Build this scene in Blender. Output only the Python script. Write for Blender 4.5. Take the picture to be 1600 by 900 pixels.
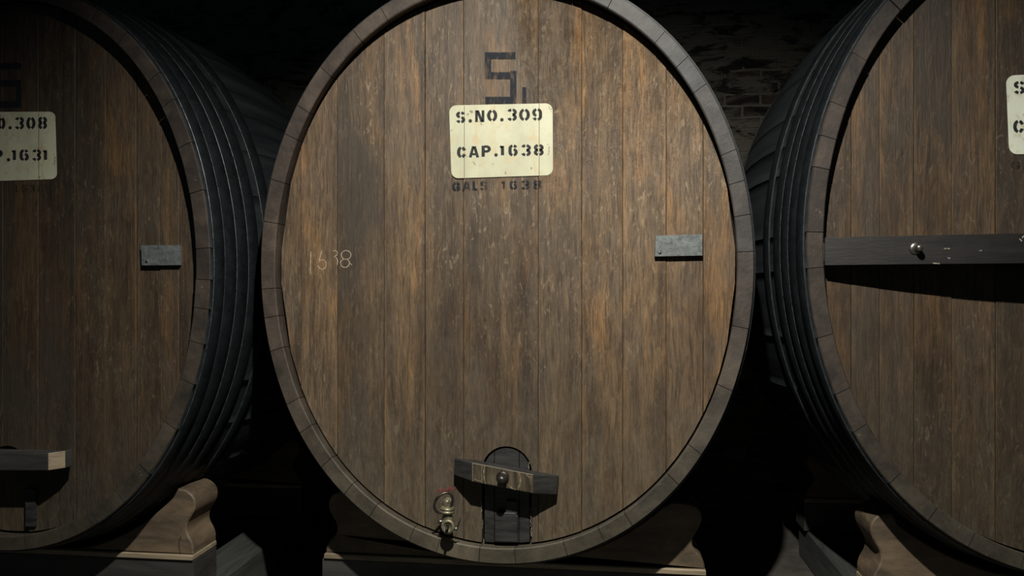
import bpy, math, random
from mathutils import Vector
PI = math.pi
C = bpy.context.scene.collection
for o in list(bpy.data.objects):
    bpy.data.objects.remove(o)

# ------------------------------------------------------------------ camera, world, lights, exposure
F = 1180.0                      # focal length in pixels of a 1600 px wide frame
CAMH = 1.6
YAW = math.radians(7)
CS, SN = math.cos(YAW), math.sin(YAW)
sc = bpy.context.scene
cd = bpy.data.cameras.new('camera')
cam = bpy.data.objects.new('camera', cd)
C.objects.link(cam)
cd.sensor_width = 36
cd.lens = 36 * F / 1600
cam.location = (0, 0, CAMH)
cam.rotation_euler = (PI / 2, 0, YAW)
sc.camera = cam
sc.view_settings.view_transform = 'Standard'
sc.view_settings.look = 'None'
sc.view_settings.gamma = 1
sc.view_settings.use_curve_mapping = False
sc.view_settings.exposure = 0.0
w = bpy.data.worlds.new('World')
sc.world = w
w.use_nodes = True
w.node_tree.nodes['Background'].inputs[0].default_value = (0.40, 0.75, 1.0, 1)
w.node_tree.nodes['Background'].inputs[1].default_value = 0.03


def spot(name, loc, aim, power, col, size, blend, radius):
    l = bpy.data.lights.new(name, 'SPOT')
    l.energy = power
    l.color = col
    l.spot_size = math.radians(size)
    l.spot_blend = blend
    l.shadow_soft_size = radius
    o = bpy.data.objects.new(name, l)
    C.objects.link(o)
    o.location = loc
    o.rotation_euler = (Vector(aim) - Vector(loc)).to_track_quat('-Z', 'Y').to_euler()
    return o


spot('ceiling_spotlight', (-0.05, 0.85, 3.68), (-0.06, 3.0, 0.10), 740, (1.0, 0.96, 0.87), 117, 1.0, 0.03)


# ------------------------------------------------------------------ helpers
def ray(px, py):
    r = (px - 800) / F
    return (r * CS - SN, r * SN + CS, (450 - py) / F)


def at(px, py, y):
    """photo point -> world point on the vertical plane at depth y (row frame)"""
    a, b, c = ray(px, py)
    t = y / b
    return (a * t, y, CAMH + c * t)


def tag(o, label=None, cat=None, group=None, kind=None):
    if label: o['label'] = label
    if cat: o['category'] = cat
    if group: o['group'] = group
    if kind: o['kind'] = kind
    return o


def empty(name, loc, label, cat, group=None):
    o = bpy.data.objects.new(name, None)
    C.objects.link(o)
    o.location = loc
    o.empty_display_size = 0.1
    return tag(o, label, cat, group)


def root_loc(p):
    while p.parent: p = p.parent
    return Vector(p.location)


class MB:
    def __init__(s):
        s.v = []; s.f = []; s.c = []; s.uv = []; s.m = []; s.sm = []

    def vert(s, p):
        s.v.append(tuple(p)); return len(s.v) - 1

    def face(s, idx, col=(.5, .5, .5, 1), uv=None, mat=0, smooth=False):
        s.f.append(tuple(idx)); s.c.append(col)
        s.uv.append(uv if uv else [(0.5, 0.5)] * len(idx))
        s.m.append(mat); s.sm.append(smooth)

    def box(s, x0, x1, y0, y1, z0, z1, col=(.5, .5, .5, 1), mat=0, ch=0.0):
        # box with chamfered front/back vertical profile (ch) built as 3 stacked rings
        def ring(z, i):
            return [s.vert(p) for p in ((x0 + i, y0 + i, z), (x1 - i, y0 + i, z), (x1 - i, y1 - i, z), (x0 + i, y1 - i, z))]
        zs = [(z0, ch), (z0 + ch, 0), (z1 - ch, 0), (z1, ch)] if ch > 0 else [(z0, 0), (z1, 0)]
        rs = [ring(*q) for q in zs]
        s.face(rs[0][::-1], col, mat=mat)
        for a, b in zip(rs, rs[1:]):
            for k in range(4):
                s.face((a[k], a[(k + 1) % 4], b[(k + 1) % 4], b[k]), col, mat=mat)
        s.face(rs[-1], col, mat=mat)

    def prism(s, pts, y0, y1, col=(.5, .5, .5, 1), mat=0, ch=0.0):
        """outline in xz (counter-clockwise seen from the front, -y), extruded y0..y1"""
        n = len(pts)
        def off(d):
            r = []
            for i in range(n):
                p0, p1, p2 = pts[i - 1], pts[i], pts[(i + 1) % n]
                e1 = Vector((p1[0] - p0[0], p1[1] - p0[1])); e2 = Vector((p2[0] - p1[0], p2[1] - p1[1]))
                if e1.length < 1e-9 or e2.length < 1e-9: r.append(p1); continue
                e1.normalize(); e2.normalize()
                nn = Vector((-e1.y - e2.y, e1.x + e2.x))
                if nn.length < 1e-6: nn = Vector((-e1.y, e1.x))
                nn.normalize()
                r.append((p1[0] + nn.x * d, p1[1] + nn.y * d))
            return r
        layers = [(y0, off(ch)), (y0 + ch, pts), (y1, pts)] if ch > 0 else [(y0, pts), (y1, pts)]
        rs = [[s.vert((p[0], y, p[1])) for p in ps] for y, ps in layers]
        s.face(rs[0], col, mat=mat)
        for a, b in zip(rs, rs[1:]):
            for k in range(n):
                s.face((a[k], b[k], b[(k + 1) % n], a[(k + 1) % n]), col, mat=mat)
        s.face(rs[-1][::-1], col, mat=mat)

    def lathe(s, o, ax, prof, n=24, col=(.5, .5, .5, 1), mat=0, cap=True):
        """prof: list of (distance along ax, radius)"""
        o = Vector(o); ax = Vector(ax).normalized()
        e = ax.orthogonal().normalized(); g = ax.cross(e)
        rs = []
        for d, r in prof:
            rs.append([s.vert(o + ax * d + (e * math.cos(2 * PI * k / n) + g * math.sin(2 * PI * k / n)) * max(r, 1e-4)) for k in range(n)])
        for a, b in zip(rs, rs[1:]):
            for k in range(n):
                s.face((a[k], a[(k + 1) % n], b[(k + 1) % n], b[k]), col, mat=mat, smooth=True)
        if cap:
            s.face(rs[0][::-1], col, mat=mat); s.face(rs[-1], col, mat=mat)

    def tube(s, pts, r, n=10, closed=False, col=(.5, .5, .5, 1)):
        pts = [Vector(p) for p in pts]; N = len(pts); rs = []
        up = Vector((0.3, 0.8, 0.5)).normalized()
        for i, p in enumerate(pts):
            a = pts[(i - 1) % N] if (closed or i > 0) else p
            b = pts[(i + 1) % N] if (closed or i < N - 1) else p
            t = (b - a).normalized(); e = t.cross(up).normalized(); g = t.cross(e)
            rs.append([s.vert(p + (e * math.cos(2 * PI * k / n) + g * math.sin(2 * PI * k / n)) * r) for k in range(n)])
        for i in range(N if closed else N - 1):
            a, b = rs[i], rs[(i + 1) % N]
            for k in range(n):
                s.face((a[k], a[(k + 1) % n], b[(k + 1) % n], b[k]), col, smooth=True)
        if not closed:
            s.face(rs[0][::-1], col); s.face(rs[-1], col)

    def build(s, name, mats, parent=None, loc=None):
        me = bpy.data.meshes.new(name)
        off = root_loc(parent) if parent else Vector(loc or (0, 0, 0))
        me.from_pydata([(Vector(p) - off)[:] for p in s.v], [], s.f)
        me.polygons.foreach_set('material_index', s.m)
        me.polygons.foreach_set('use_smooth', s.sm)
        ca = me.color_attributes.new('tint', 'FLOAT_COLOR', 'CORNER')
        ul = me.uv_layers.new(name='board')
        i = 0
        for f, c, uv in zip(s.f, s.c, s.uv):
            for k in range(len(f)):
                ca.data[i].color = c
                ul.data[i].uv = uv[k]
                i += 1
        for m in (mats if isinstance(mats, (list, tuple)) else [mats]):
            me.materials.append(m)
        me.update()
        o = bpy.data.objects.new(name, me)
        C.objects.link(o)
        if parent: o.parent = parent
        else: o.location = off
        return o


# ------------------------------------------------------------------ materials
class NT:
    def __init__(s, name):
        s.m = bpy.data.materials.new(name); s.m.use_nodes = True
        s.t = s.m.node_tree; s.b = s.t.nodes['Principled BSDF']
        s.co = s.t.nodes.new('ShaderNodeTexCoord').outputs['Object']

    def put(s, node, sock, v):
        i = node.inputs[sock]
        if isinstance(v, bpy.types.NodeSocket): s.t.links.new(v, i)
        elif v is not None: i.default_value = v

    def map(s, scale=(1, 1, 1), loc=(0, 0, 0), src=None, rot=(0, 0, 0)):
        n = s.t.nodes.new('ShaderNodeMapping')
        s.put(n, 'Vector', src or s.co); s.put(n, 'Scale', scale); s.put(n, 'Location', loc); s.put(n, 'Rotation', rot)
        return n.outputs[0]

    def noise(s, vec, scale=1, detail=4, rough=.55, dist=0.0):
        n = s.t.nodes.new('ShaderNodeTexNoise')
        s.put(n, 'Vector', vec); s.put(n, 'Scale', scale); s.put(n, 'Detail', detail)
        s.put(n, 'Roughness', rough); s.put(n, 'Distortion', dist)
        return n.outputs['Fac']

    def ramp(s, fac, stops, interp='LINEAR'):
        n = s.t.nodes.new('ShaderNodeValToRGB'); s.put(n, 'Fac', fac)
        cr = n.color_ramp; cr.interpolation = interp
        while len(cr.elements) < len(stops): cr.elements.new(.5)
        for e, (p, c) in zip(cr.elements, stops):
            e.position = p; e.color = (c, c, c, 1) if isinstance(c, (int, float)) else (*c, 1)
        return n.outputs[0]

    def mix(s, fac, a, b, mode='MIX'):
        n = s.t.nodes.new('ShaderNodeMix'); n.data_type = 'RGBA'; n.blend_type = mode
        s.put(n, 0, fac); s.put(n, 6, a if isinstance(a, bpy.types.NodeSocket) else (*a, 1)); s.put(n, 7, b if isinstance(b, bpy.types.NodeSocket) else (*b, 1))
        return n.outputs[2]

    def math(s, op, a, b=0.0, c=0.0):
        n = s.t.nodes.new('ShaderNodeMath'); n.operation = op
        s.put(n, 0, a); s.put(n, 1, b); s.put(n, 2, c)
        return n.outputs[0]

    def sep(s, v):
        n = s.t.nodes.new('ShaderNodeSeparateXYZ'); s.put(n, 0, v); return n.outputs

    def attr(s, name):
        n = s.t.nodes.new('ShaderNodeAttribute'); n.attribute_name = name; return n.outputs

    def comb(s, x, y, z):
        n = s.t.nodes.new('ShaderNodeCombineXYZ'); s.put(n, 0, x); s.put(n, 1, y); s.put(n, 2, z); return n.outputs[0]

    def vadd(s, a, b):
        n = s.t.nodes.new('ShaderNodeVectorMath'); n.operation = 'ADD'; s.put(n, 0, a); s.put(n, 1, b); return n.outputs[0]

    def bump(s, h, strength=.5, dist=.003):
        n = s.t.nodes.new('ShaderNodeBump'); s.put(n, 'Height', h); s.put(n, 'Strength', strength); s.put(n, 'Distance', dist)
        s.t.links.new(n.outputs[0], s.b.inputs['Normal'])

    def out(s, col=None, rough=.6, spec=.5, metal=0.0, alpha=None):
        s.put(s.b, 'Base Color', col if isinstance(col, bpy.types.NodeSocket) else (*col, 1))
        s.put(s.b, 'Roughness', rough); s.put(s.b, 'Specular IOR Level', spec); s.put(s.b, 'Metallic', metal)
        if alpha is not None: s.put(s.b, 'Alpha', alpha)
        return s.m


def head_wood(name, off, glaze=0.0, gain=1.0):
    """old oiled oak boards: per-board tone, stretched streaks, warm patches, grey grime, worn flecks"""
    n = NT(name)
    tc = n.sep(n.attr('tint')['Color'])
    shift = n.comb(n.math('MULTIPLY', tc[0], 37.0), 0.0, n.math('MULTIPLY', tc[1], 19.0))
    co = n.vadd(n.map(loc=(off, off * .7, off * 1.3)), shift)
    wob = n.noise(n.map((6, 6, 2.2), src=co, loc=(2, 9, 4)), 1, 4, .6)
    cw = n.vadd(co, n.comb(n.math('MULTIPLY', wob, .05), 0.0, 0.0))      # grain wanders a little
    st = n.noise(n.map((10, 10, .75), src=cw), 1, 8, .66, .5)
    fi = n.noise(n.map((60, 60, 3.2), src=cw), 1, 8, .68, .4)
    fib = n.noise(n.map((210, 210, 9), src=cw), 1, 5, .7)
    bl = n.noise(n.map((4.2, 4.2, 2.0), src=co), 1, 8, .68, .6)
    bl2 = n.noise(n.map((1.5, 1.5, 1.0), loc=(7 + off, 3, 1)), 1, 6, .62)
    mot = n.noise(n.map((24, 24, 8), src=co, loc=(1, 4, 9)), 1, 9, .74, .8)
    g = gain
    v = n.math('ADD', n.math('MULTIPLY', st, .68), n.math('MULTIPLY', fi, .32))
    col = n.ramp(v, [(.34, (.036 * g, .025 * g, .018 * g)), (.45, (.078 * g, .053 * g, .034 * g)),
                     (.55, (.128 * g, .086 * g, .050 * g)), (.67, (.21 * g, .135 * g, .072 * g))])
    # warm heart-wood patches, broken up by the grain
    wp = n.noise(n.map((6.5, 6.5, 1.0), src=cw, loc=(13, 5, 3)), 1, 7, .66, .6)
    z = n.sep(n.co)[2]
    up = n.ramp(n.math('MULTIPLY', z, .4), [(.2, .28), (.75, 1.0)])
    warm = n.math('MULTIPLY', n.ramp(wp, [(.50, 0.0), (.64, .85)]), n.math('MULTIPLY', up, n.ramp(fi, [(.36, .45), (.58, 1.0)])))
    col = n.mix(warm, col, (.27 * g, .145 * g, .056 * g))
    # grey-brown weathering
    grey = n.math('MULTIPLY', n.ramp(bl, [(.43, 0.0), (.58, .85)]), n.ramp(fi, [(.35, .95), (.65, .45)]))
    col = n.mix(grey, col, (.092 * g, .072 * g, .053 * g))
    # warm light seams along some of the board edges
    uv = n.sep(n.attr('board')['Vector'])
    edge = n.ramp(uv[0], [(0.0, 1.0), (.035, .45), (.12, 0), (.90, 0), (.97, .35), (1.0, .8)])
    seam = n.math('MULTIPLY', n.math('MULTIPLY', edge, n.ramp(tc[1], [(.40, .05), (.62, .9)])), n.ramp(n.noise(n.map((2, 2, 1.3), src=co, loc=(3, 1, 5)), 1, 6, .6), [(.46, 0.0), (.62, .85)]))
    col = n.mix(seam, col, (.25 * g, .150 * g, .068 * g))
    # tone of the single board
    col = n.mix(1.0, col, n.ramp(tc[2], [(0, (.42, .43, .45)), (.5, (.93, .93, .93)), (1, (1.45, 1.36, 1.22))]), 'MULTIPLY')
    # mottling, fine fibre
    col = n.mix(1.0, col, n.ramp(mot, [(.30, .62), (.50, 1.0), (.70, 1.32)]), 'MULTIPLY')
    col = n.mix(n.ramp(fib, [(.36, .70), (.52, 0)]), col, (.026, .020, .014))
    # scratches and worn flecks
    wn = n.noise(n.map((46, 46, 13), src=co, loc=(5, 5, 2), rot=(0, .12, 0)), 1, 9, .74, 1.6)
    wm = n.math('MULTIPLY', n.ramp(wn, [(.55, 0.0), (.65, .85)]), n.ramp(bl2, [(.38, .10), (.58, .95)]))
    col = n.mix(wm, col, (.25 * g, .185 * g, .115 * g))
    # dark soaked stains
    ds = n.noise(n.map((2.4, 2.4, .8), src=co, loc=(11, 2, 8)), 1, 8, .66, .8)
    col = n.mix(n.ramp(ds, [(.54, 0.0), (.68, .72)]), col, (.040, .032, .025))
    # dusty film on the lower boards
    lowm = n.ramp(z, [(.10, .80), (.95, 0.0)])
    low = n.math('MULTIPLY', lowm, n.ramp(mot, [(.35, .35), (.60, 1.0)]))
    col = n.mix(low, col, n.ramp(wn, [(.35, (.060 * g, .052 * g, .038 * g)), (.62, (.140 * g, .120 * g, .084 * g))]))
    # cracked old varnish near the top
    cr = n.noise(n.map((30, 30, 17), src=co, rot=(0, .25, 0)), 1, 7, .7, 2.6)
    tm = n.ramp(n.math('MULTIPLY', z, .4), [(.60, 0.0), (.92, 1.0)])
    vm = n.math('MULTIPLY', n.math('MULTIPLY', tm, glaze), n.math('MULTIPLY', n.ramp(bl2, [(.36, .3), (.52, 1.0)]), n.ramp(n.sep(n.co)[0], [(.02, .04), (.12, 1.0)])))
    h = n.math('ADD', n.math('MULTIPLY', n.math('MULTIPLY', cr, vm), 3.2),
               n.math('ADD', n.math('MULTIPLY', fi, .8), n.math('ADD', n.math('MULTIPLY', mot, .6), n.math('MULTIPLY', fib, .25))))
    n.bump(h, .85, .0045)
    ro = n.mix(vm, n.ramp(bl, [(.35, .47), (.65, .60)]), (.30, .30, .30))
    return n.out(col, ro, .32)


def rim_wood():
    n = NT('stave_wood')
    tc = n.sep(n.attr('tint')['Color'])
    no = n.noise(n.map((9, 9, 9)), 1, 6, .62, .4)
    fi = n.noise(n.map((60, 60, 60)), 1, 4, .6)
    col = n.ramp(no, [(.33, (.030, .0235, .019)), (.52, (.054, .041, .032)), (.68, (.084, .064, .048))])
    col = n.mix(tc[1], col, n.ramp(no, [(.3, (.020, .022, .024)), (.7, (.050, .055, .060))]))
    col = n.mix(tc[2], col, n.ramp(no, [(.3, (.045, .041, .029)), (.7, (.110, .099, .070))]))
    col = n.mix(1.0, col, n.ramp(tc[0], [(0, (.52, .50, .50)), (.5, (.80, .78, .78)), (1, (1.16, 1.12, 1.08))]), 'MULTIPLY')
    sp = n.noise(n.map((22, 22, 22), loc=(4, 4, 4)), 1, 5, .7)
    col = n.mix(n.ramp(sp, [(.66, 0.0), (.74, .6)]), col, (.22, .19, .15))
    n.bump(n.math('ADD', fi, n.math('MULTIPLY', no, 1.2)), .5, .003)
    return n.out(col, .62, .4)


def body_wood():
    n = NT('tarred_stave_wood')
    no = n.noise(n.map((14, .8, 14)), 1, 5, .6)
    col = n.ramp(no, [(.3, (.008, .011, .013)), (.7, (.026, .031, .034))])
    n.bump(no, .4, .003)
    return n.out(col, .55, .3)


def simple(name, lo, hi, rough=.5, metal=0.0, sc_=12, bump=.3, spec=.5, stretch=(1, 1, 1), dist=.002):
    n = NT(name)
    no = n.noise(n.map(tuple(sc_ * q for q in stretch)), 1, 6, .62, .4)
    col = n.ramp(no, [(.32, lo), (.68, hi)])
    n.bump(n.noise(n.map(tuple(sc_ * 3 * q for q in stretch)), 1, 5, .6), bump, dist)
    return n.out(col, rough, spec, metal)


def paint(name, col, cover, scale=(40, 40, 20), lo=.42, hi=.60):
    """thin worn paint: chips let the wood through"""
    n = NT(name)
    no = n.noise(n.map(scale), 1, 6, .68, .5)
    a = n.math('MULTIPLY', n.ramp(no, [(lo, 0.0), (hi, 1.0)]), cover)
    a = n.math('MAXIMUM', a, cover * (.6 if 'chalk' in name else .30))
    n.m.blend_method = 'HASHED' if hasattr(n.m, 'blend_method') else n.m.blend_method
    return n.out(col, .7, .12, alpha=a)


def panel_paint(name, base):
    n = NT(name)
    a = n.noise(n.map((7, 7, 5)), 1, 6, .6, .5)
    col = n.ramp(a, [(.3, tuple(q * .80 for q in base)), (.6, base)])
    b = n.noise(n.map((26, 26, 16), loc=(2, 2, 2)), 1, 6, .7, 1.0)
    col = n.mix(n.ramp(b, [(.50, 0.0), (.68, .65)]), col, (.42, .31, .16))
    fl = n.noise(n.map((60, 60, 35), loc=(9, 1, 3)), 1, 3, .6)
    col = n.mix(n.ramp(fl, [(.66, 0.0), (.71, .85)]), col, (.13, .09, .05))
    n.bump(n.noise(n.map((120, 120, 6)), 1, 4), .25, .001)
    return n.out(col, .5, .4)


def brick_wall():
    n = NT('old_brick')
    s = n.sep(n.co)
    wob = n.noise(n.map((5, 5, 5)), 1, 4, .6)
    uvw = n.comb(n.math('ADD', s[0], n.math('MULTIPLY', wob, .03)), n.math('ADD', s[2], n.math('MULTIPLY', wob, .025)), 0.0)
    b = n.t.nodes.new('ShaderNodeTexBrick')
    n.put(b, 'Vector', uvw); n.put(b, 'Scale', 1.0)
    b.inputs['Color1'].default_value = (.014, .012, .011, 1); b.inputs['Color2'].default_value = (.060, .043, .034, 1)
    b.inputs['Mortar'].default_value = (.14, .135, .115, 1)
    b.inputs['Mortar Size'].default_value = .009; b.inputs['Mortar Smooth'].default_value = .2
    b.inputs['Brick Width'].default_value = .235; b.inputs['Row Height'].default_value = .079
    b.offset = .5
    lw = n.noise(n.map((2.2, 2.2, 4.5), loc=(3, 0, 1)), 1, 7, .66, .8)
    col = n.mix(n.ramp(lw, [(.36, 0.0), (.46, .95)]), b.outputs['Color'], (.125, .118, .095))
    dk = n.noise(n.map((4.0, 4.0, 12), loc=(8, 0, 4)), 1, 6, .7, .8)
    col = n.mix(n.ramp(dk, [(.52, 0.0), (.60, .92)]), col, (.008, .008, .008))
    h = n.math('ADD', n.math('MULTIPLY', b.outputs['Fac'], -.7), n.math('ADD', n.math('MULTIPLY', lw, 1.4), n.math('MULTIPLY', dk, -1.0)))
    n.bump(h, .9, .02)
    return n.out(col, .85, .2)


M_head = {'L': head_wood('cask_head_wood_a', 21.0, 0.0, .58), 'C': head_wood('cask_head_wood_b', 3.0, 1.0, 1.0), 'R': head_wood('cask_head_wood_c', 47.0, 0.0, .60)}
M_rim = rim_wood()
M_body = body_wood()
M_hoop = simple('hoop_iron', (.005, .0065, .008), (.012, .015, .0175), .5, 0, 20, .25, .28)
M_hoopedge = simple('worn_hoop_edge_glint', (.02, .024, .026), (.16, .17, .17), .45, .5, 45, .3)  # scraped steel edge, lightened to paint in the light its bevel catches
M_black = simple('black_painted_timber', (.014, .014, .014), (.042, .041, .039), .48, 0, 9, .4, stretch=(1, 1, 6))
M_bar = simple('dark_bar_timber', (.008, .0068, .0065), (.016, .0143, .0138), .5, 0, 4, .35, stretch=(1, 4, 9))
M_barface = simple('worn_bar_face', (.010, .009, .007), (.120, .094, .062), .42, 0, 4, .5, stretch=(9, 1, 2))
M_bolt = simple('dull_steel', (.10, .095, .085), (.34, .33, .30), .33, .9, 60, .3)
M_darkbolt = simple('blackened_steel', (.03, .028, .025), (.12, .11, .095), .34, .8, 60, .4)
M_zinc = simple('galvanised_plate', (.060, .071, .072), (.160, .180, .175), .5, .2, 38, .6)
M_brass = simple('tarnished_brass', (.11, .10, .065), (.36, .33, .22), .42, .55, 70, .3)
M_cradle = simple('cradle_oak', (.060, .045, .030), (.18, .130, .082), .62, 0, 5, .4, stretch=(1, 1, 3))
M_ledge = simple('pale_ledge_oak', (.16, .125, .085), (.36, .285, .19), .6, 0, 14, .3, stretch=(.3, 1, 3))
M_beam = simple('grey_beam_timber', (.022, .021, .020), (.058, .055, .051), .6, 0, 6, .4, stretch=(.4, 1, 3))
M_joist = simple('dusty_joist_timber', (.035, .037, .035), (.075, .078, .073), .6, 0, 10, .4, stretch=(3, .4, 3))
M_floor = simple('dusty_concrete', (.045, .043, .037), (.11, .105, .090), .9, 0, 5, .5, .2, dist=.006)
M_cream = panel_paint('cream_panel_paint', (.43, .43, .305))
M_cream_left = panel_paint('lighter_cream_panel_paint', (.56, .56, .41))  # left panel: a lighter cream than the middle one
M_cream2 = panel_paint('pale_panel_paint', (.76, .80, .66))
M_letter = simple('black_stencil_paint', (.012, .013, .014), (.035, .036, .036), .7, 0, 60, .2, .15)
M_faded = paint('faded_blue_black_paint', (.014, .018, .024), .90, (60, 60, 14), .34, .50)
M_faint = paint('faint_black_paint', (.022, .020, .018), .62, (80, 80, 30), .40, .56)
M_chalk = paint('chalk', (.50, .42, .30), .85, (160, 160, 160), .38, .55)
M_red = paint('red_crayon', (.34, .05, .055), .75, (260, 260, 260), .44, .58)
M_white = paint('white_paint_drips', (.36, .34, .28), .9, (120, 120, 90), .44, .54)
M_worn = paint('worn_pale_wood', (.30, .25, .17), .85, (90, 90, 90), .40, .60)
M_seam = simple('seam_line_paint', (.10, .085, .05), (.16, .13, .08), .8)  # thin dark board joints showing through the panel
M_wall = brick_wall()
M_ceil = simple('ceiling_plaster', (.05, .048, .044), (.10, .095, .085), .9, 0, 4, .4, .2)

# ------------------------------------------------------------------ the setting
WALL_Y = 5.25
mb = MB()
mb.box(-7, 7, -2, WALL_Y + .3, -.2, 0)
tag(mb.build('floor', M_floor), kind='structure')
mb = MB()
mb.box(-7, 7, WALL_Y, WALL_Y + .3, 0, 4.3)
tag(mb.build('wall_back', M_wall), kind='structure')
mb = MB()
mb.box(-7, 7, -2, WALL_Y + .3, 4.3, 4.5)
tag(mb.build('ceiling', M_ceil), kind='structure')


# ------------------------------------------------------------------ cask geometry
def sup(t):
    k = 1 - .0065 * math.cos(4 * t)
    return math.cos(t) * k, math.sin(t) * k


LEN = 1.88
BULGE = .085
RIMW = .064       # stave thickness
HD = .068         # how deep the head sits behind the stave ends


def swell(d):
    q = (d - LEN / 2) / (LEN / 2)
    return 1 + BULGE * (1 - q * q)


class Cask:
    pass


def angle_of(k, px, py):
    x, _, z = at(px, py, k.y)
    return math.atan2((z - k.z) / k.b, (x - k.x) / k.a)


def low_of(k, x, inset):
    """z of the lower edge of the inset oval at world x"""
    a, b = k.a - inset, k.b - inset
    lo, hi = PI, 2 * PI
    for _ in range(40):
        m = (lo + hi) / 2
        if sup(m)[0] * a < x - k.x: lo = m
        else: hi = m
    return k.z + sup(lo)[1] * b


def up_of(k, x, inset):
    return 2 * k.z - low_of(k, x, inset)


def build_staves(k, rng, joints):
    """joints: sorted angles of known joints; the rest is filled up"""
    js = sorted(j % (2 * PI) for j in joints)
    full = []
    if not js: js = [0.1]
    for i, j in enumerate(js):
        nx = js[(i + 1) % len(js)] + (2 * PI if i == len(js) - 1 else 0)
        full.append(j)
        gap = nx - j
        if gap > .26:
            m = max(2, round(gap / .17))
            for q in range(1, m):
                full.append(j + gap * (q + rng.uniform(-.2, .2)) / m)
    full.sort()
    st = MB(); body_from = .012
    ds = [0, .006, .05, .15, .3, .5, .7, .94, 1.18, 1.38, 1.58, 1.73, 1.82, LEN]
    for i, j0 in enumerate(full):
        j1 = full[(i + 1) % len(full)] + (2 * PI if i == len(full) - 1 else 0)
        g = .0011
        mid = (j0 + j1) / 2
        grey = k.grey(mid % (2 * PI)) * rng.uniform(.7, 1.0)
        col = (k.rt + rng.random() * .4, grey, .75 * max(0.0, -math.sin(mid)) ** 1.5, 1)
        M = max(3, int((j1 - j0) / .035) + 1)
        ts = [j0 + g + (j1 - j0 - 2 * g) * q / M for q in range(M + 1)]
        dz = rng.uniform(-.0025, .0025)
        def P(t, d, ins):
            c, s_ = sup(t)
            e = swell(d)
            return (k.x + c * (k.a * e - ins), k.y + d, k.z + s_ * (k.b * e - ins))
        outer = [[st.vert(P(t, d if d else dz, (.003 if d == 0 else 0))) for t in ts] for d in ds]
        chn = .005
        inner = [[st.vert(P(t, d, ins)) for t in ts] for d, ins in ((dz, RIMW - chn), (dz + chn * .8, RIMW), (HD + .04, RIMW + .003), (LEN, RIMW + .003))]
        for a, b in zip(outer, outer[1:]):
            ix = outer.index(a)
            for q in range(M):
                st.face((a[q], b[q], b[q + 1], a[q + 1]), col, mat=0 if ix == 0 else 1, smooth=ix > 0)
        for a, b in zip(inner, inner[1:]):
            for q in range(M):
                st.face((a[q], a[q + 1], b[q + 1], b[q]), col)
        for q in range(M):
            st.face((outer[0][q], outer[0][q + 1], inner[0][q + 1], inner[0][q]), col)
            st.face((outer[-1][q + 1], outer[-1][q], inner[-1][q], inner[-1][q + 1]), col)
        for e in (0, M):                      # the two flanks of the stave
            loop = [r[e] for r in outer] + [r[e] for r in reversed(inner)]
            st.face(loop if e == 0 else loop[::-1], col, mat=1)
    return st.build('stave_shell', [M_rim, M_body], k.root)


def head_boards(k, name, xs, zlo, zhi, y0, mats, rng, ch=.0022, gap=.0007, tones=None, parent=None, jitter=.0026, thick=.05, step=.03, extra=()):
    m = MB()
    for i, (x0, x1) in enumerate(zip(xs, xs[1:])):
        tone = tones[i] if tones and i < len(tones) and tones[i] is not None else rng.random()
        col = (rng.random(), rng.random(), tone, 1)
        a, b = x0 + gap, x1 - gap
        cuts = {a, a + ch, b - ch, b}
        n = max(2, int((b - a) / step))
        for q in range(1, n): cuts.add(a + ch + (b - a - 2 * ch) * q / n)
        for e in extra:
            if a + ch < e < b - ch: cuts.add(e - .00005); cuts.add(e + .00005)
        cuts = sorted(cuts)
        dy = rng.uniform(-jitter, jitter)
        cols = []
        for x in cuts:
            e = 1.0 if (x < a + ch * .5 or x > b - ch * .5) else 0.0
            y = y0 + dy + e * ch
            zl, zh = zlo(x), zhi(x)
            if zh - zl < .002: zh = zl + .002
            cols.append((m.vert((x, y, zl)), m.vert((x, y, zh)), m.vert((x, y0 + thick, zl)), m.vert((x, y0 + thick, zh)), (x - a) / (b - a), zl, zh))
        for p, q in zip(cols, cols[1:]):
            uv = [(p[4], p[5]), (q[4], q[5]), (q[4], q[6]), (p[4], p[6])]
            m.face((p[0], q[0], q[1], p[1]), col, uv)
            m.face((p[3], q[3], q[2], p[2]), col, uv)
            m.face((p[1], q[1], q[3], p[3]), col, uv)
            m.face((p[2], q[2], q[0], p[0]), col, uv)
        p = cols[0]; m.face((p[0], p[1], p[3], p[2]), col)
        p = cols[-1]; m.face((p[0], p[2], p[3], p[1]), col)
    return m.build(name, mats, parent or k.root)


def build_hoop(k, d0, wdt, rng, th=.003):
    m = MB(); N = 160; c = .0012
    prof = [(d0, -.002), (d0, th - c), (d0 + c, th), (d0 + wdt / 2, th), (d0 + wdt - c, th), (d0 + wdt, th - c), (d0 + wdt, -.002)]
    rs = []
    for d, r in prof:
        e = swell(d)
        rs.append([m.vert((k.x + sup(2 * PI * q / N)[0] * (k.a * e + r), k.y + d, k.z + sup(2 * PI * q / N)[1] * (k.b * e + r))) for q in range(N)])
    for i, (a, b) in enumerate(zip(rs, rs[1:])):
        for q in range(N):
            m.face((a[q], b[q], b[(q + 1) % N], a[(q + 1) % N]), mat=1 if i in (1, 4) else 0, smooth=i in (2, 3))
    # riveted lap joint on the upper flank
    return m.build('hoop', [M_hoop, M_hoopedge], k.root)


# ------------------------------------------------------------------ lettering
def arc(cx, cy, rx, ry, a0, a1, n=None):
    n = n or max(3, int(abs(a1 - a0) / 14) + 1)
    return [(cx + rx * math.cos(math.radians(a0 + (a1 - a0) * i / n)), cy + ry * math.sin(math.radians(a0 + (a1 - a0) * i / n))) for i in range(n + 1)]


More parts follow.
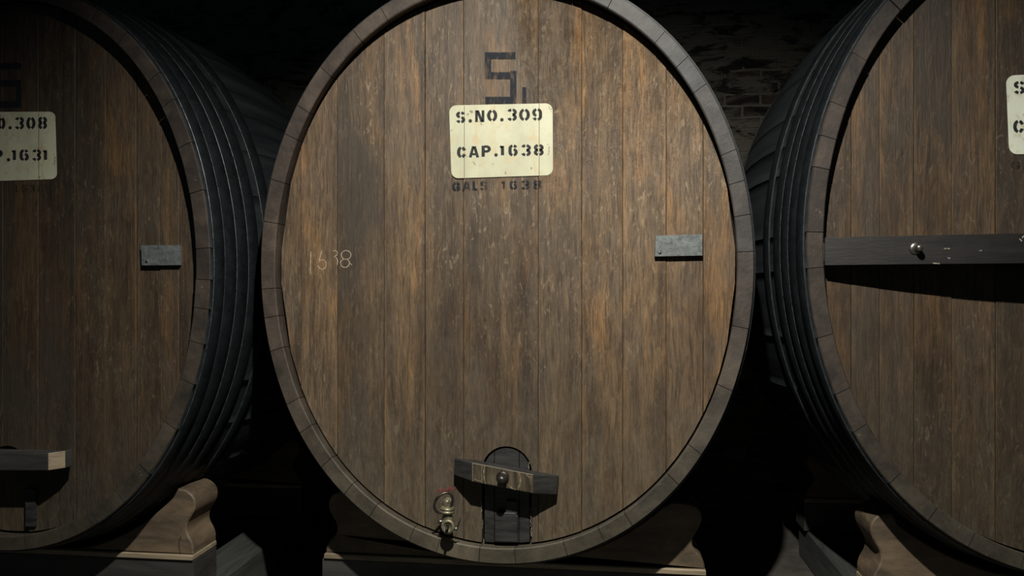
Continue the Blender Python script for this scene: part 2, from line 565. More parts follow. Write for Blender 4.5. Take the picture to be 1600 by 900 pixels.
U, Lw = (.5, .76, .5, .24), (.5, .25, .5, .25)
G = {
    '0': [arc(.5, .5, .5, .5, 101, 259), arc(.5, .5, .5, .5, 79, -79)],
    '3': [arc(*U, 165, 102), arc(*U, 80, -78), arc(*Lw, 82, -78), arc(*Lw, -102, -165)],
    '9': [arc(.5, .69, .5, .31, 102, 258), arc(.5, .69, .5, .31, 78, 0) + arc(.5, .31, .5, .31, 0, -78), arc(.5, .31, .5, .31, -102, -158)],
    '6': [arc(.5, .31, .5, .31, 78, -78), arc(.5, .69, .5, .31, 102, 180) + arc(.5, .31, .5, .31, 180, 258), arc(.5, .69, .5, .31, 78, 24)],
    '8': [arc(*U, 104, 256), arc(*U, 76, -76), arc(*Lw, 104, 256), arc(*Lw, 76, -76)],
    '1': [[(.62, 0), (.62, 1)], [(.05, .80), (.45, .97)]],
    'S': [arc(*U, 15, 78), arc(*U, 102, 256), arc(*Lw, 76, -78), arc(*Lw, -102, -165)],
    'N': [[(0, -.08), (0, 1.08)], [(.18, 1.05), (.82, -.05)], [(1, -.08), (1, 1.08)]],
    'C': [arc(.5, .5, .5, .5, 102, 258), arc(.5, .5, .5, .5, 78, 22), arc(.5, .5, .5, .5, -78, -22)],
    'G': [arc(.5, .5, .5, .5, 102, 258), arc(.5, .5, .5, .5, 78, 25), arc(.5, .5, .5, .5, -78, -8) + [(.55, .42)]],
    'A': [[(.0, -.06), (.42, 1.05)], [(1.0, -.06), (.58, 1.05)], [(.30, .26), (.70, .26)]],
    'P': [[(0, -.08), (0, 1.08)], [(.2, 1)] + arc(.55, .74, .45, .26, 80, -80) + [(.2, .48)]],
    'L': [[(0, -.08), (0, 1.08)], [(.22, 0), (1, 0)]],
    '.': [[(.5, 0), (.5, .0001)]],
}


def ribbon(m, pts, wd, fn, vy=1.0):
    pts = [Vector(p) for p in pts]; n = len(pts); L = []; R = []
    for i, p in enumerate(pts):
        a = pts[max(0, i - 1)]; b = pts[min(n - 1, i + 1)]
        t = (b - a)
        t = t.normalized() if t.length > 1e-9 else Vector((1, 0))
        nn = Vector((-t.y, t.x * vy)) * wd / 2
        L.append(m.vert(fn(p.x + nn.x, p.y + nn.y))); R.append(m.vert(fn(p.x - nn.x, p.y - nn.y)))
    for i in range(n - 1):
        m.face((R[i], R[i + 1], L[i + 1], L[i]))


def glyph(m, ch, x0, x1, yt, yb, wd, fn):
    """in photo pixels, y downwards; fn maps pixel -> world point"""
    if ch == '.':
        c, r = ((x0 + x1) / 2, yb - wd * .5), wd * .55
        ring = [m.vert(fn(c[0] + r * math.cos(q * PI / 6), c[1] + r * math.sin(q * PI / 6))) for q in range(12)]
        m.face(ring[::-1]); return
    h = wd / 2
    wv = wd * .74
    for st in G[ch]:
        pts = [(x0 + h + (x1 - x0 - wd) * p[0], yb - wv / 2 - (yb - yt - wv) * p[1]) for p in st]
        ribbon(m, pts, wd, fn, .74)


def write(items, wd, fn, name, mat, parent):
    m = MB()
    for ch, x0, x1, yt, yb in items: glyph(m, ch, x0, x1, yt, yb, wd * (.84 if ch in 'NA' else 1), fn)
    return m.build(name, mat, parent)


def round_panel(k, corners, r, y, name, mat, seams, ychar):
    """corners TL,TR,BR,BL in photo pixels on the head plane y"""
    m = MB(); pts = []
    tl, tr, br, bl = corners
    for c, sx, sy in ((tl, 1, 1), (bl, 1, -1), (br, -1, -1), (tr, -1, 1)):
        for q in range(7):
            a = math.radians(q * 15)
            pts.append((c[0] + sx * r * (1 - math.cos(a)), c[1] + sy * r * (1 - math.sin(a))))
    P = [at(p[0], p[1], y) for p in pts]
    cx = sum(p[0] for p in P) / len(P); cz = sum(p[2] for p in P) / len(P)
    P.sort(key=lambda p: math.atan2(p[2] - cz, p[0] - cx))
    f = [m.vert(p) for p in P]; b = [m.vert((p[0], p[1] + .0022, p[2])) for p in P]
    n = len(P)
    m.face(f); m.face(b[::-1])
    for i in range(n): m.face((f[i], b[i], b[(i + 1) % n], f[(i + 1) % n]))
    o = m.build(name, mat, k.root)
    if seams:
        for sx, y0, y1 in seams:
            s = MB()
            ribbon(s, [(sx, y1), (sx, y0)], .9, lambda a, b: at(a, b, y - .0004))
            s.build('board_seam', M_seam, o)
    return o


def plate(k, corners, y, name, tk):
    m = MB()
    P = [at(a, b, y - tk) for a, b in corners]        # TL TR BR BL
    outl = [(p[0], p[2]) for p in (P[3], P[2], P[1], P[0])]
    m.prism(outl, y - tk, y - .0005, ch=.0015)
    o = m.build(name, M_zinc, k.root)
    n = MB()
    c = at(corners[3][0] + 8, corners[3][1] - 6, y - tk)
    n.lathe((c[0], c[1] + .001, c[2]), (0, -1, 0), [(0, .007), (.002, .006), (.0028, .003)], 12)
    n.build('nail', M_darkbolt, o)
    return o


# ------------------------------------------------------------------ cradle
def build_cradle(k, cx, hw, y0, thick, label, ledge=True, zb=.40, group=None, zs=1.0, fat=False):
    # right scroll profile, from the bottom outwards and up
    prof = [(0, 0), (.0, .012), (-.006, .035), (-.022, .058), (-.042, .080), (-.052, .102), (-.050, .128), (-.038, .152),
            (-.024, .175), (-.014, .200), (-.012, .226), (-.020, .250), (-.038, .268), (-.062, .277)]
    if fat:
        prof = [(0, 0), (0, .012), (0, .030), (-.008, .058), (-.024, .086), (-.032, .113), (-.027, .143), (-.010, .172), (.005, .200), (.010, .228), (.003, .255), (-.017, .277), (-.045, .290), (-.074, .292)]
    fine = [prof[0]]
    for i in range(1, len(prof) - 2):       # smooth the scroll
        q = prof[i - 1:i + 3]
        for st_ in range(4):
            t = st_ / 4
            fine.append(tuple(.5 * (2 * q[1][c] + (q[2][c] - q[0][c]) * t + (2 * q[0][c] - 5 * q[1][c] + 4 * q[2][c] - q[3][c]) * t * t + (3 * q[1][c] - q[0][c] - 3 * q[2][c] + q[3][c]) * t ** 3) for c in (0, 1)))
    prof = fine + prof[-2:]
    ym = y0 + thick / 2 - k.y
    e = max(swell(y0 - k.y), swell(y0 + thick - k.y))
    def surf(x):
        j = Cask(); j.x, j.z, j.a, j.b = k.x, k.z, k.a * e + .009, k.b * e + .009
        return low_of(j, x, 0)
    right = [(cx + hw + p[0], zb + p[1] * zs) for p in prof]
    left = [(cx - hw - p[0], zb + p[1] * zs) for p in reversed(prof)]
    xs = [cx + hw - .10 - (2 * hw - .20) * i / 40 for i in range(41)]
    mid = []
    for x in xs:
        z = min(surf(x) - .003, zb + prof[-1][1] * zs + .003)
        mid.append((x, z))
    outl = [(cx - hw + .001, zb)] + right + mid + left
    outl = outl[1:]                      # closed counter-clockwise ring
    root = empty('cask_cradle', (cx, y0 + thick / 2, zb - .026), label, 'cradle', group)
    m = MB()
    m.prism(outl, y0, y0 + thick, ch=.006)
    m.build('saddle_block', M_cradle, root)
    l = MB()
    l.box(cx - hw - .004, cx + hw + .004, y0 - .012, y0 + thick, zb - .026, zb - .001, ch=.004)
    l.build('ledge_board', M_ledge, root)
    return root


# ------------------------------------------------------------------ the three casks
GREY_ALL = lambda t: .15
def make_cask(key, x, y, z, a, b, seed, label, joints_px, boards_px, tones, grey, door=None):
    k = Cask(); k.x, k.y, k.z, k.a, k.b, k.grey, k.rt = x, y, z, a, b, grey, (.6 if key == 'C' else .15)
    rng = random.Random(seed)
    k.root = empty('oak_cask', (x, y + LEN / 2, z - b * swell(LEN / 2)), label, 'cask')
    k.yh = y + HD
    build_staves(k, rng, [angle_of(k, *p) for p in joints_px])
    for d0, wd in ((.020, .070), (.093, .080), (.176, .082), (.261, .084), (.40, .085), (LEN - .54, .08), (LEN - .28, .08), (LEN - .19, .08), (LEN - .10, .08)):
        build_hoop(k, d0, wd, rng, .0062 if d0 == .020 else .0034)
    xs = [at(p, 450, k.yh)[0] for p in boards_px]
    e0, e1 = x - a + RIMW + .001, x + a - RIMW - .001
    xs = [q for q in xs if e0 + .02 < q < e1 - .02]
    while xs[0] - e0 > .26: xs.insert(0, xs[0] - rng.uniform(.15, .2))
    while e1 - xs[-1] > .26: xs.append(xs[-1] + rng.uniform(.15, .2))
    xs = [e0] + xs + [e1]
    k.xs = xs
    ins = RIMW - .004
    zlo = lambda q: low_of(k, q, ins)
    extra = ()
    if door:
        dx, dw, dz = door            # centre x, half width, z of the arch's centre
        k.door = door
        def zlo(q, f=lambda q: low_of(k, q, ins)):
            if abs(q - dx) < dw:
                return dz + math.sqrt(max(0, dw * dw - (q - dx) ** 2))
            return f(q)
        extra = [dx - dw, dx + dw] + [dx + dw * math.cos(PI * i / 24) for i in range(1, 24)]
    head_boards(k, 'head', xs, zlo, lambda q: up_of(k, q, ins), k.yh, M_head[key], rng, tones=tones, extra=extra)
    # the far head closes the cask
    mb = MB()
    N = 96
    for dd, fl in ((LEN - .06, 1), (LEN - .10, 0)):
        ring = [mb.vert((x + sup(2 * PI * q / N)[0] * (a - RIMW), y + dd, z + sup(2 * PI * q / N)[1] * (b - RIMW))) for q in range(N)]
        mb.face(ring[::-1] if fl else ring)
    mb.build('rear_head', M_body, k.root)
    return k


def make_door(k, gap, label_boards, mat, tones, yoff=.006, parent=None):
    dx, dw, dz = k.door
    r = dw - gap
    ins = RIMW - .002
    rng = random.Random(5)
    zhi = lambda q: dz + math.sqrt(max(0, r * r - (q - dx) ** 2))
    zlo = lambda q: low_of(k, q, ins)
    return head_boards(k, 'manhole_door', [dx - r] + label_boards + [dx + r], zlo, zhi, k.yh + yoff, mat, rng, jitter=.002, step=.008, tones=tones)


def cracks(fn, lines, wd, name, mat, parent):
    m = MB()
    for ln in lines: ribbon(m, ln, wd, fn)
    return m.build(name, mat, parent)


def cracks_each(fn, lines, wd, name, mat, parent):
    for ln in lines: cracks(fn, [ln], wd, name, mat, parent)


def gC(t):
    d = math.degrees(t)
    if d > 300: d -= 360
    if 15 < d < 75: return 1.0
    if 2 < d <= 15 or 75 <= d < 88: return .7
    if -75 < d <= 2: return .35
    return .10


ZC = CAMH
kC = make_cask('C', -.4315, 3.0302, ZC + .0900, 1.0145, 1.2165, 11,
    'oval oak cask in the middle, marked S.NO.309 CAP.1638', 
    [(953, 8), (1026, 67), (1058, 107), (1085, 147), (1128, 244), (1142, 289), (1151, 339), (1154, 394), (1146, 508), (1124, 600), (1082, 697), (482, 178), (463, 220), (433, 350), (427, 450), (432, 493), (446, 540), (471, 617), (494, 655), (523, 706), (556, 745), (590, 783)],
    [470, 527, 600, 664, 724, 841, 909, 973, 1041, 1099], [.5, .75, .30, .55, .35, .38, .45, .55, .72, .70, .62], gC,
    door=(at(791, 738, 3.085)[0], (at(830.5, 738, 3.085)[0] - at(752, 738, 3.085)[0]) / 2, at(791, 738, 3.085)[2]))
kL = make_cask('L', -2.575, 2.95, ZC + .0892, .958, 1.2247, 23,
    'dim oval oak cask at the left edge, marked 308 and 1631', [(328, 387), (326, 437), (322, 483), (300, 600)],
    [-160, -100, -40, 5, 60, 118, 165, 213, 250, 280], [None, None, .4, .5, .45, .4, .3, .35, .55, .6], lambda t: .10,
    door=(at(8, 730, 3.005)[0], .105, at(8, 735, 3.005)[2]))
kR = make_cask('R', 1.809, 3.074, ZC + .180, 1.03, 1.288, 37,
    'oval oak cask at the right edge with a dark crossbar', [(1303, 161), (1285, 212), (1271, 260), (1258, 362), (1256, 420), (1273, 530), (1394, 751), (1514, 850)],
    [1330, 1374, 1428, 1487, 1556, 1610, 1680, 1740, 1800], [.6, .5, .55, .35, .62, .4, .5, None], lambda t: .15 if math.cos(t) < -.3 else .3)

# --- middle cask: painted panel and writing (on the head surface)
yp = kC.yh - .0042
fn = lambda a, b: at(a, b, yp - .0006)
pnl = round_panel(kC, [(702, 164.5), (863.5, 161.5), (864, 274), (705, 278.5)], 11, yp, 'painted_panel', M_cream,
                  [(725.5, 165.5, 277.5), (842.5, 161.5, 274.5)], '')
pnl['label'] = 'cream painted panel'
write([('S', 712.4, 727, 174, 192.6), ('.', 732, 737.6, 174, 191.5), ('N', 742.4, 756.8, 172, 191), ('O' if 0 else '0', 761, 777, 171, 190),
       ('.', 781.4, 787, 171, 189.6), ('3', 792.4, 807.6, 169.5, 189.2), ('0', 811, 828, 169.5, 189), ('9', 831.4, 847, 169, 188.8)], 5.1, fn, 'serial_lettering', M_letter, pnl)
write([('C', 714, 728.6, 228.6, 247.2), ('A', 732.5, 748.6, 227.8, 246.6), ('P', 752.4, 767, 227, 245.6), ('.', 772.4, 777.6, 226, 244.6),
       ('1', 779.5, 789.6, 226, 244.4), ('6', 794.4, 809, 225.6, 244.4), ('3', 814, 829.6, 225.4, 244.2), ('8', 834, 849.6, 225, 243.6)], 5.1, fn, 'capacity_lettering', M_letter, pnl)
fh = lambda a, b: at(a, b, kC.yh - .0026)
write([('G', 706.6, 719.5, 283.5, 298), ('A', 722.5, 735.5, 283, 297.6), ('L', 738.5, 747.5, 282.6, 297), ('S', 750.5, 761.5, 282.4, 297)], 3.8, fh, 'faded_gallons_lettering', M_faded, kC.root)
write([('1', 782, 791.5, 282, 296.6), ('6', 796.5, 808, 281.6, 296), ('3', 814.5, 827, 281.2, 296), ('8', 833.5, 846, 281, 295.6)], 3.8, fh, 'faded_number_lettering', M_faded, kC.root)
m = MB()
def bar_px(m, x0, x1, y0, y1, f):
    m.face([m.vert(f(*p)) for p in ((x0, y1), (x1, y1), (x1, y0), (x0, y0))])
for r_ in ((757.5, 805.5, 81.5, 92), (757.5, 767.5, 92, 112.5), (757.5, 797, 112.5, 123.2), (797, 807, 110.5, 151), (758.5, 807, 151, 161.8), (816, 822.5, 136, 161.4)):
    bar_px(m, *r_, fh)
m.build('faded_numeral', M_faded, kC.root)['label'] = 'faded blue-black angular numeral'
z2 = lambda L: [(390 + x * .2778, 250 + y * .2778) for x, y in L]
e8 = lambda cx, cy, rx, ry, a0=0, a1=360: [(cx + rx * math.cos(math.radians(t)), cy + ry * math.sin(math.radians(t))) for t in range(a0, a1 + 1, 20)]
cracks(fh, [z2([(346, 515), (344, 560), (342, 640)]), z2([(405, 512), (396, 545), (388, 580)] + e8(408, 588, 23, 27, 190, 540)),
            z2([(468, 514), (482, 508), (494, 518), (492, 534), (476, 545), (490, 552), (496, 570), (492, 590)]),
            z2(e8(543, 534, 27, 25)), z2(e8(536, 580, 25, 24)), z2([(560, 575), (575, 590)])], 1.15, 'chalk_numerals', M_chalk, kC.root)
cracks(fh, [[(681, 769), (688, 765), (694, 769), (700, 763), (706, 767), (713, 760)], [(684, 763), (690, 768), (697, 766), (705, 763), (709, 768)], [(687, 771), (692, 762), (698, 770), (703, 760), (710, 764)]], 1.6, 'red_crayon_mark', M_red, kC.root)
plate(kC, [(1024, 368), (1097.5, 366), (1098, 399.5), (1023, 401)], kC.yh, 'tally_plate', .022)['label'] = 'grey metal tally plate'

# --- middle cask: manhole door, crossbar, bolt
dx, dw, dz = kC.door
dr = make_door(kC, .009, [at(772, 800, kC.yh)[0], at(811, 800, kC.yh)[0]], M_black, [.3, .3, .3])
dr['label'] = 'black arched manhole door'
m = MB()
a0, a1 = at(773, 806, kC.yh - .012), at(809, 847, kC.yh - .012)
m.prism([(a0[0], a1[2]), (a1[0], a1[2]), (a1[0], a0[2]), (a1[0] - .012, a0[2] + .016), (a0[0] + .010, a0[2] + .016), (a0[0], a0[2])], kC.yh - .018, kC.yh + .01, ch=.003)
m.build('key_block', M_black, dr)
m = MB()
p0, p1 = at(791, 786, kC.yh - .004), at(808, 804, kC.yh - .004)
m.box(p0[0], p1[0], kC.yh - .010, kC.yh + .008, p1[2], p0[2] + .01, ch=.002)
m.build('upper_block', M_black, dr)
fd = lambda a, b: at(a, b, kC.yh - .0015)
rr = random.Random(9)
for px, y0, y1 in ((752.5, 783, 800), (753.5, 812, 826), (756, 842, 848), (829.5, 792, 822), (830, 824, 838), (826.5, 722, 733), (776, 808, 812), (808, 806, 830), (790, 826, 830)):
    pts = []; yy = y0
    while yy < y1:
        pts.append((px + rr.uniform(-.7, .7), yy)); yy += rr.uniform(1.5, 3)
    pts.append((px + rr.uniform(-.4, .4), y1))
    cracks(lambda a, b: at(a, b, kC.yh - .0045), [pts], .9, 'white_paint_drip', M_white, dr)


yf = kC.yh - .095
TL, TR, BR, BL = at(737, 722.5, yf), at(833, 741, yf), at(833, 771.5, yf), at(737, 752.5, yf)
ye = kC.yh - .042
eTL, eBL = at(710, 716, ye), at(709.5, 742, ye)
eTR, eBR = at(872.5, 743, ye), at(870, 773, ye)
m = MB()
sect = []
for t_, b_, y_ in ((eTL, eBL, ye), (TL, BL, yf), (TR, BR, yf), (eTR, eBR, ye)):
    sect.append((m.vert((t_[0], y_, t_[2])), m.vert((b_[0], y_, b_[2])), m.vert((t_[0], kC.yh - .001, t_[2] - .010)), m.vert((b_[0], kC.yh - .001, b_[2]))))
for s0, s1 in zip(sect, sect[1:]):
    m.face((s0[1], s1[1], s1[0], s0[0])); m.face((s0[0], s1[0], s1[2], s0[2])); m.face((s0[3], s1[3], s1[1], s0[1])); m.face((s0[2], s1[2], s1[3], s0[3]))
s0 = sect[0]; m.face((s0[0], s0[2], s0[3], s0[1]))
s0 = sect[-1]; m.face((s0[1], s0[3], s0[2], s0[0]))
m.m[4] = 1
barC = m.build('crossbar', [M_black, M_barface], kC.root)
barC['label'] = 'short black tilted crossbar over the manhole door'
bv = barC.modifiers.new('bevel', 'BEVEL'); bv.width = .004; bv.segments = 2
fb = lambda a, b: at(a, b, yf - .0008)
cracks(fb, [[(738, 723.6), (765, 728.6), (800, 735.4), (833, 741.8)]], 1.3, 'worn_edge', M_worn, barC)
for pts_, wd_ in (([(738.6, 724), (738.4, 738), (739, 752)], 1.3), ([(757.6, 728), (756.0, 736), (756.4, 746), (758.4, 756)], 1.8), ([(753.6, 727), (752.6, 738), (753.2, 755)], 1.0),
                  ([(810, 738), (813.5, 746), (813, 756), (808.5, 765)], 2.0), ([(822, 741), (826, 745), (831, 747)], 2.2), ([(831, 743), (829.4, 751), (829, 757)], 1.0),
                  ([(795, 758), (800, 763), (806, 765)], 1.8), ([(741, 748), (747, 751), (752, 752)], 1.6)):
    cracks(fb, [pts_], wd_, 'worn_streak', M_worn, barC)
m = MB()
bc = at(785.5, 746, yf)
m.lathe((bc[0], yf + .002, bc[2]), (0, -1, 0), [(0, .026), (.006, .026), (.009, .021), (.012, .0185), (.040, .0185), (.048, .015), (.053, .008), (.054, .001)], 28)
m.build('bolt', M_darkbolt, barC)

# --- middle cask: tap
m = MB()
yt = kC.yh
q0 = at(698, 788, yt - .03)
m.lathe((q0[0], yt - .0, q0[2]), (0, -1, 0), [(0, .022), (.010, .022), (.014, .012), (.105, .012), (.112, .013)], 20)
tp = m.build('tap', M_brass, kC.root)
tp['label'] = 'tarnished brass tap'
yv = yt - .105
v0 = at(698.5, 780, yv); v1 = at(700.5, 829, yv)
ax = Vector(v1) - Vector(v0)
m = MB()
m.lathe(v0, ax, [(0, .006), (.003, .012), (.012, .014), (.028, .012), (ax.length * .42, .017), (ax.length * .6, .020), (ax.length, .022), (ax.length + .010, .016), (ax.length + .014, .006)], 22)
m.build('tap_body', M_brass, tp)
m = MB()
c0 = at(699, 796.5, yv)
m.lathe((c0[0], c0[1], c0[2]), ax + Vector((-.012, 0, 0)), [(-.012, .022), (-.010, .027), (-.003, .0285), (-.001, .026), (.001, .026), (.003, .0295), (.010, .0295), (.012, .022)], 26)
m.build('collar', M_brass, tp)
m = MB()
c1 = at(699.5, 823, yv - .03)
m.lathe((c1[0], yv + .005, c1[2]), (0, -1, 0), [(0, .022), (.018, .0235), (.020, .0275), (.034, .0275), (.037, .025), (.0375, .017), (.034, .016), (.034, .0005)], 26)
m.build('cap', M_brass, tp)
m = MB()
c2 = at(698, 824, yv - .05)
m.lathe((c2[0], yv - .034, c2[2]), (-.05, -1, -.25), [(0, .007), (.018, .006), (.024, .004)], 12)
m.build('spindle', M_darkbolt, tp)
m = MB()
rc = Vector(at(693, 785.5, yv - .012))
m.tube([rc + Vector((math.cos(t) * .033 + math.sin(t) * .010, math.cos(t) * .014, math.sin(t) * .040)) for t in [2 * PI * i / 28 for i in range(28)]], .0055, 10, True)
m.build('ring_handle', M_darkbolt, tp)
for s_, pp in ((-1, (688, 815)), (1, (712, 826))):
    m = MB()
    cc = at(*pp, yv - .005)
    m.lathe(cc, (s_, -.1, -.1), [(-.016, .006), (.0, .008), (.006, .008), (.009, .004)], 12)
    m.build('lug', M_bolt, tp)
m = MB()
m.tube([at(713, 829, yv), at(716, 820, yv - .006), at(719, 811, yv - .01)], .0035, 8)
m.build('lever', M_darkbolt, tp)

# --- left cask
ypl = kL.yh - .0042
fl = lambda a, b: at(a, b, ypl - .0006)
pl = round_panel(kL, [(-50, 175), (86, 174.5), (88.5, 280), (-48, 284)], 9, ypl, 'painted_panel', M_cream_left, [(60.5, 176, 280.5)], '')
pl['label'] = 'cream painted panel'
write([('S', -44, -31, 183, 203), ('.', -26.5, -21.5, 183, 202), ('N', -19, -7, 183, 203), ('0', -4, 8.5, 183, 202.5), ('.', 13, 18.5, 183, 202),
       ('3', 23, 37.6, 182.5, 202.4), ('0', 41, 55.5, 182.4, 202.2), ('8', 59.5, 73.6, 182, 202)], 4.9, fl, 'serial_lettering', M_letter, pl)
write([('C', -42, -30, 234, 254), ('A', -26, -13, 234, 253.5), ('P', -9, 4.5, 234, 253), ('.', 10.5, 16, 233, 252), ('1', 17, 26.8, 233, 251.6), ('6', 30.6, 45.2, 233, 251.6),
       ('3', 50, 64.4, 233, 251.6), ('1', 66.2, 75, 233, 251.4)], 4.9, fl, 'capacity_lettering', M_letter, pl)
fhl = lambda a, b: at(a, b, kL.yh - .0026)
write([('1', 22, 29, 288, 301), ('6', 33, 43, 288, 301), ('3', 46, 55, 288, 301), ('1', 57, 63, 288, 301)], 3.2, fhl, 'faded_gallons_lettering', M_faint, kL.root)
m = MB()
for r_ in ((-8, 33, 98, 108), (-8, 0, 108, 125), (-8, 33, 125, 135), (25, 33, 135, 158), (-8, 33, 158, 168)): bar_px(m, *r_, fhl)
m.build('faded_numeral', M_faded, kL.root)
plate(kL, [(220, 383.5), (279.5, 383), (280.5, 414.5), (221, 415)], kL.yh, 'tally_plate', .022)['label'] = 'grey metal tally plate'
drL = make_door(kL, .018, [at(44, 800, kL.yh)[0]], M_head['L'], [.8, .3])
m = MB()
pa, pb = at(44, 762, kL.yh), at(59, 822, kL.yh)
m.box(pa[0], pb[0], kL.yh - .016, kL.yh + .004, pb[2], pa[2], ch=.003)
m.build('door_batten', M_black, kL.root)
yl = kL.yh - .14
m = MB()
outl = []
A, B = at(90, 716, yl), at(90, 740, yl)
xl = 2 * at(8, 730, kL.yh)[0] - A[0]
zt, zb_ = A[2], at(80, 743, yl)[2]
# plan outline (x,y): bow towards the room, thin at the ends
plan = [(xl, kL.yh - .05), (xl + .06, yl), (A[0] - .042, yl), (A[0] + .0, yl + .045), (A[0] + .004, kL.yh - .06)]
t0 = [m.vert((x_, y_, zt + (x_ - xl) * .03)) for x_, y_ in plan] + [m.vert((A[0] - .05, kL.yh - .001, zt)), m.vert((xl + .05, kL.yh - .001, zt))]
b0 = [m.vert((x_, y_, zb_ + (x_ - xl) * .03)) for x_, y_ in plan] + [m.vert((A[0] - .05, kL.yh - .001, zb_)), m.vert((xl + .05, kL.yh - .001, zb_))]
n_ = len(t0)
m.face(t0); m.face(b0[::-1])
for i in range(n_):
    m.face((b0[i], b0[(i + 1) % n_], t0[(i + 1) % n_], t0[i]), mat=1 if i == 2 else 0)
o = m.build('crossbar', [M_beam, M_ledge], kL.root)
o['label'] = 'short dark crossbar with a pale cut end'
bv = o.modifiers.new('bevel', 'BEVEL'); bv.width = .003; bv.segments = 2

# --- right cask
ypr = kR.yh - .0042
frt = lambda a, b: at(a, b, ypr - .0006)
pr = round_panel(kR, [(1572.5, 117.5), (1752, 110), (1756, 238), (1576.5, 241)], 13, ypr, 'painted_panel', M_cream2, [(1612, 117, 240)], '')
pr['label'] = 'pale grey-green painted panel'
write([('S', 1584, 1601.5, 126.5, 147.2), ('.', 1607, 1613, 126, 146), ('N', 1619, 1636, 125, 146), ('0', 1642, 1660, 124, 145), ('.', 1666, 1672, 124, 144)], 5.6, frt, 'serial_lettering', M_letter, pr)
write([('C', 1583, 1600.5, 187, 208.2), ('A', 1606, 1624, 186, 207.5), ('P', 1629, 1646, 186, 207), ('.', 1652, 1658, 186, 206)], 5.6, frt, 'capacity_lettering', M_letter, pr)
write([('G', 1580, 1594.5, 251, 264.5), ('A', 1599, 1613, 250, 264)], 3.8, lambda a, b: at(a, b, kR.yh - .0026), 'faded_gallons_lettering', M_faint, kR.root)
# full-width bowed crossbar
m = MB()
xL_ = at(1293, 394, 3.04)[0]; half = kR.x - xL_; N = 24
top, bot, btop, bbot = [], [], [], []
yend = kR.yh - .075
for i in range(N + 1):
    u = -half + 2 * half * i / N
    p = .070 + .105 * (1 - (abs(u) / half) ** 2)
    y_ = kR.yh - p
    zc = CAMH + .143 + (u + half) * .004
    hh = .0535 + .001 * (1 - (u / half) ** 2)
    top.append(m.vert((kR.x + u, y_, zc + hh))); bot.append(m.vert((kR.x + u, y_, zc - hh)))
    btop.append(m.vert((kR.x + u, kR.yh - .001, zc + hh))); bbot.append(m.vert((kR.x + u, kR.yh - .001, zc - hh)))
for i in range(N):
    m.face((bot[i], bot[i + 1], top[i + 1], top[i])); m.face((top[i], top[i + 1], btop[i + 1], btop[i]))
    m.face((bbot[i], bbot[i + 1], bot[i + 1], bot[i])); m.face((btop[i], btop[i + 1], bbot[i + 1], bbot[i]))
m.face((top[0], btop[0], bbot[0], bot[0])); m.face((bot[N], bbot[N], btop[N], top[N]))
barR = m.build('crossbar', M_bar, kR.root)
barR['label'] = 'long dark crossbar across the whole head'
for s_ in (-1, 1):
    m = MB()
    xa = kR.x + s_ * half; xb = xa + s_ * .027
    m.box(min(xa, xb), max(xa, xb), kR.yh - .058, kR.yh - .002, CAMH + .102, CAMH + .178, ch=.003)
    m.build('tenon', M_rim, barR)
m = MB()
bx = at(1431.5, 388, kR.yh - .13)
u = bx[0] - kR.x
ybf = kR.yh - (.070 + .105 * (1 - (abs(u) / half) ** 2))
m.lathe((bx[0], ybf + .004, bx[2]), (0, -1, 0), [(0, .024), (.006, .024), (.010, .019), (.012, .0125), (.040, .0125), (.046, .010), (.047, .001)], 26)
m.build('bolt', M_bolt, barR)
def on_bar(a, b):
    p = at(a, b, ybf)
    u_ = p[0] - kR.x
    y_ = kR.yh - (.070 + .105 * (1 - (abs(u_) / half) ** 2)) - .0012
    return at(a, b, y_)
cracks_each(on_bar, [[(1475, 388.5), (1484, 388.5)], [(1481, 402), (1483, 404), (1485, 403)], [(1457, 411), (1462, 411.5), (1468, 411.8)], [(1530, 392), (1534, 391)], [(1593, 373), (1597, 377)], [(1600, 368), (1597, 372)]], 1.8, 'white_paint_fleck', M_white, barR)

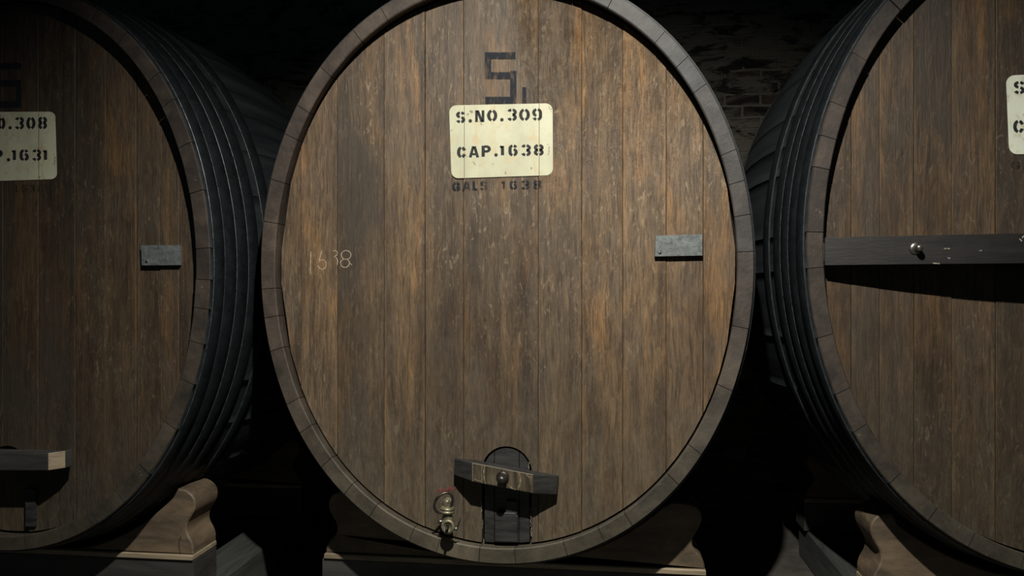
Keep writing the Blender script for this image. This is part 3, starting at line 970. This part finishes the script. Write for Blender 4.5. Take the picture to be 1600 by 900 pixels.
# ------------------------------------------------------------------ cradles, beams, joists
crad = [(kL, -2.57, .730, 3.20, 'oak scroll-ended cradle under the left cask, near the front'),
        (kC, -.4165, .840, 3.30, 'oak scroll-ended cradle under the front of the middle cask'),
        (kR, 1.83, .722, 3.30, 'oak scroll-ended cradle under the front of the right cask')]
for k, cx, hw, y0, lab in crad:
    zb = .352 if k is kR else .40
    build_cradle(k, cx, hw, y0, .20, lab, group='front cask cradles', zb=zb, zs=1.08 if k is kR else 1.0, fat=k is not kC)
    if k is kL:
        blk = [c for c in C.objects if c.name.startswith('saddle_block')][-1]
        cracks(lambda a, b: at(a, b, 3.1992), [[(283, 838), (279.5, 846), (279.5, 855), (282, 868)]], 1.0, 'crack', M_hoop, blk)
    m = MB()
    m.box(cx - hw - .016, cx + hw + .004, y0, y0 + .20, .205, zb - .027, ch=.005)
    tag(m.build('cross_beam', M_beam, None, (cx, y0 + .1, .205)), lab.replace('oak scroll-ended cradle', 'dark squared beam below the cradle'), 'beam', 'front cross beams')
for k, cx, hw, y0, lab in ((kL, -2.57, .730, 4.42, 'oak cradle under the rear of the left cask'), (kC, -.4165, .840, 4.46, 'oak cradle under the rear of the middle cask'),
                           (kR, 1.83, .692, 4.50, 'oak cradle under the rear of the right cask, partly lit')):
    build_cradle(k, cx, hw, y0, .18, lab, group='rear cask cradles')
    m = MB()
    m.box(cx - hw - .004, cx + hw + .004, y0, y0 + .18, .205, .373, ch=.005)
    tag(m.build('cross_beam', M_beam, None, (cx, y0 + .1, .205)), lab.replace('oak cradle', 'dark squared beam below the cradle').replace(', partly lit', ''), 'beam', 'rear cross beams')
for x0, x1, lab in ((-3.30, -3.08, 'timber joist on the floor under the left end of the left cask'), (-2.06, -1.82, 'dusty timber joist on the floor under the right end of the left cask'),
                    (-1.26, -1.02, 'timber joist on the floor under the left end of the middle cask'), (.19, .42, 'timber joist on the floor under the right end of the middle cask'),
                    (1.155, 1.36, 'dusty timber joist running back along the floor under the left end of the right cask'), (2.28, 2.50, 'timber joist on the floor under the right end of the right cask')):
    m = MB()
    m.box(x0, x1, 2.95, 4.70, 0, .204, ch=.010)
    tag(m.build('floor_joist', M_joist, None, ((x0 + x1) / 2, 3.8, 0)), lab, 'joist', 'floor joists')
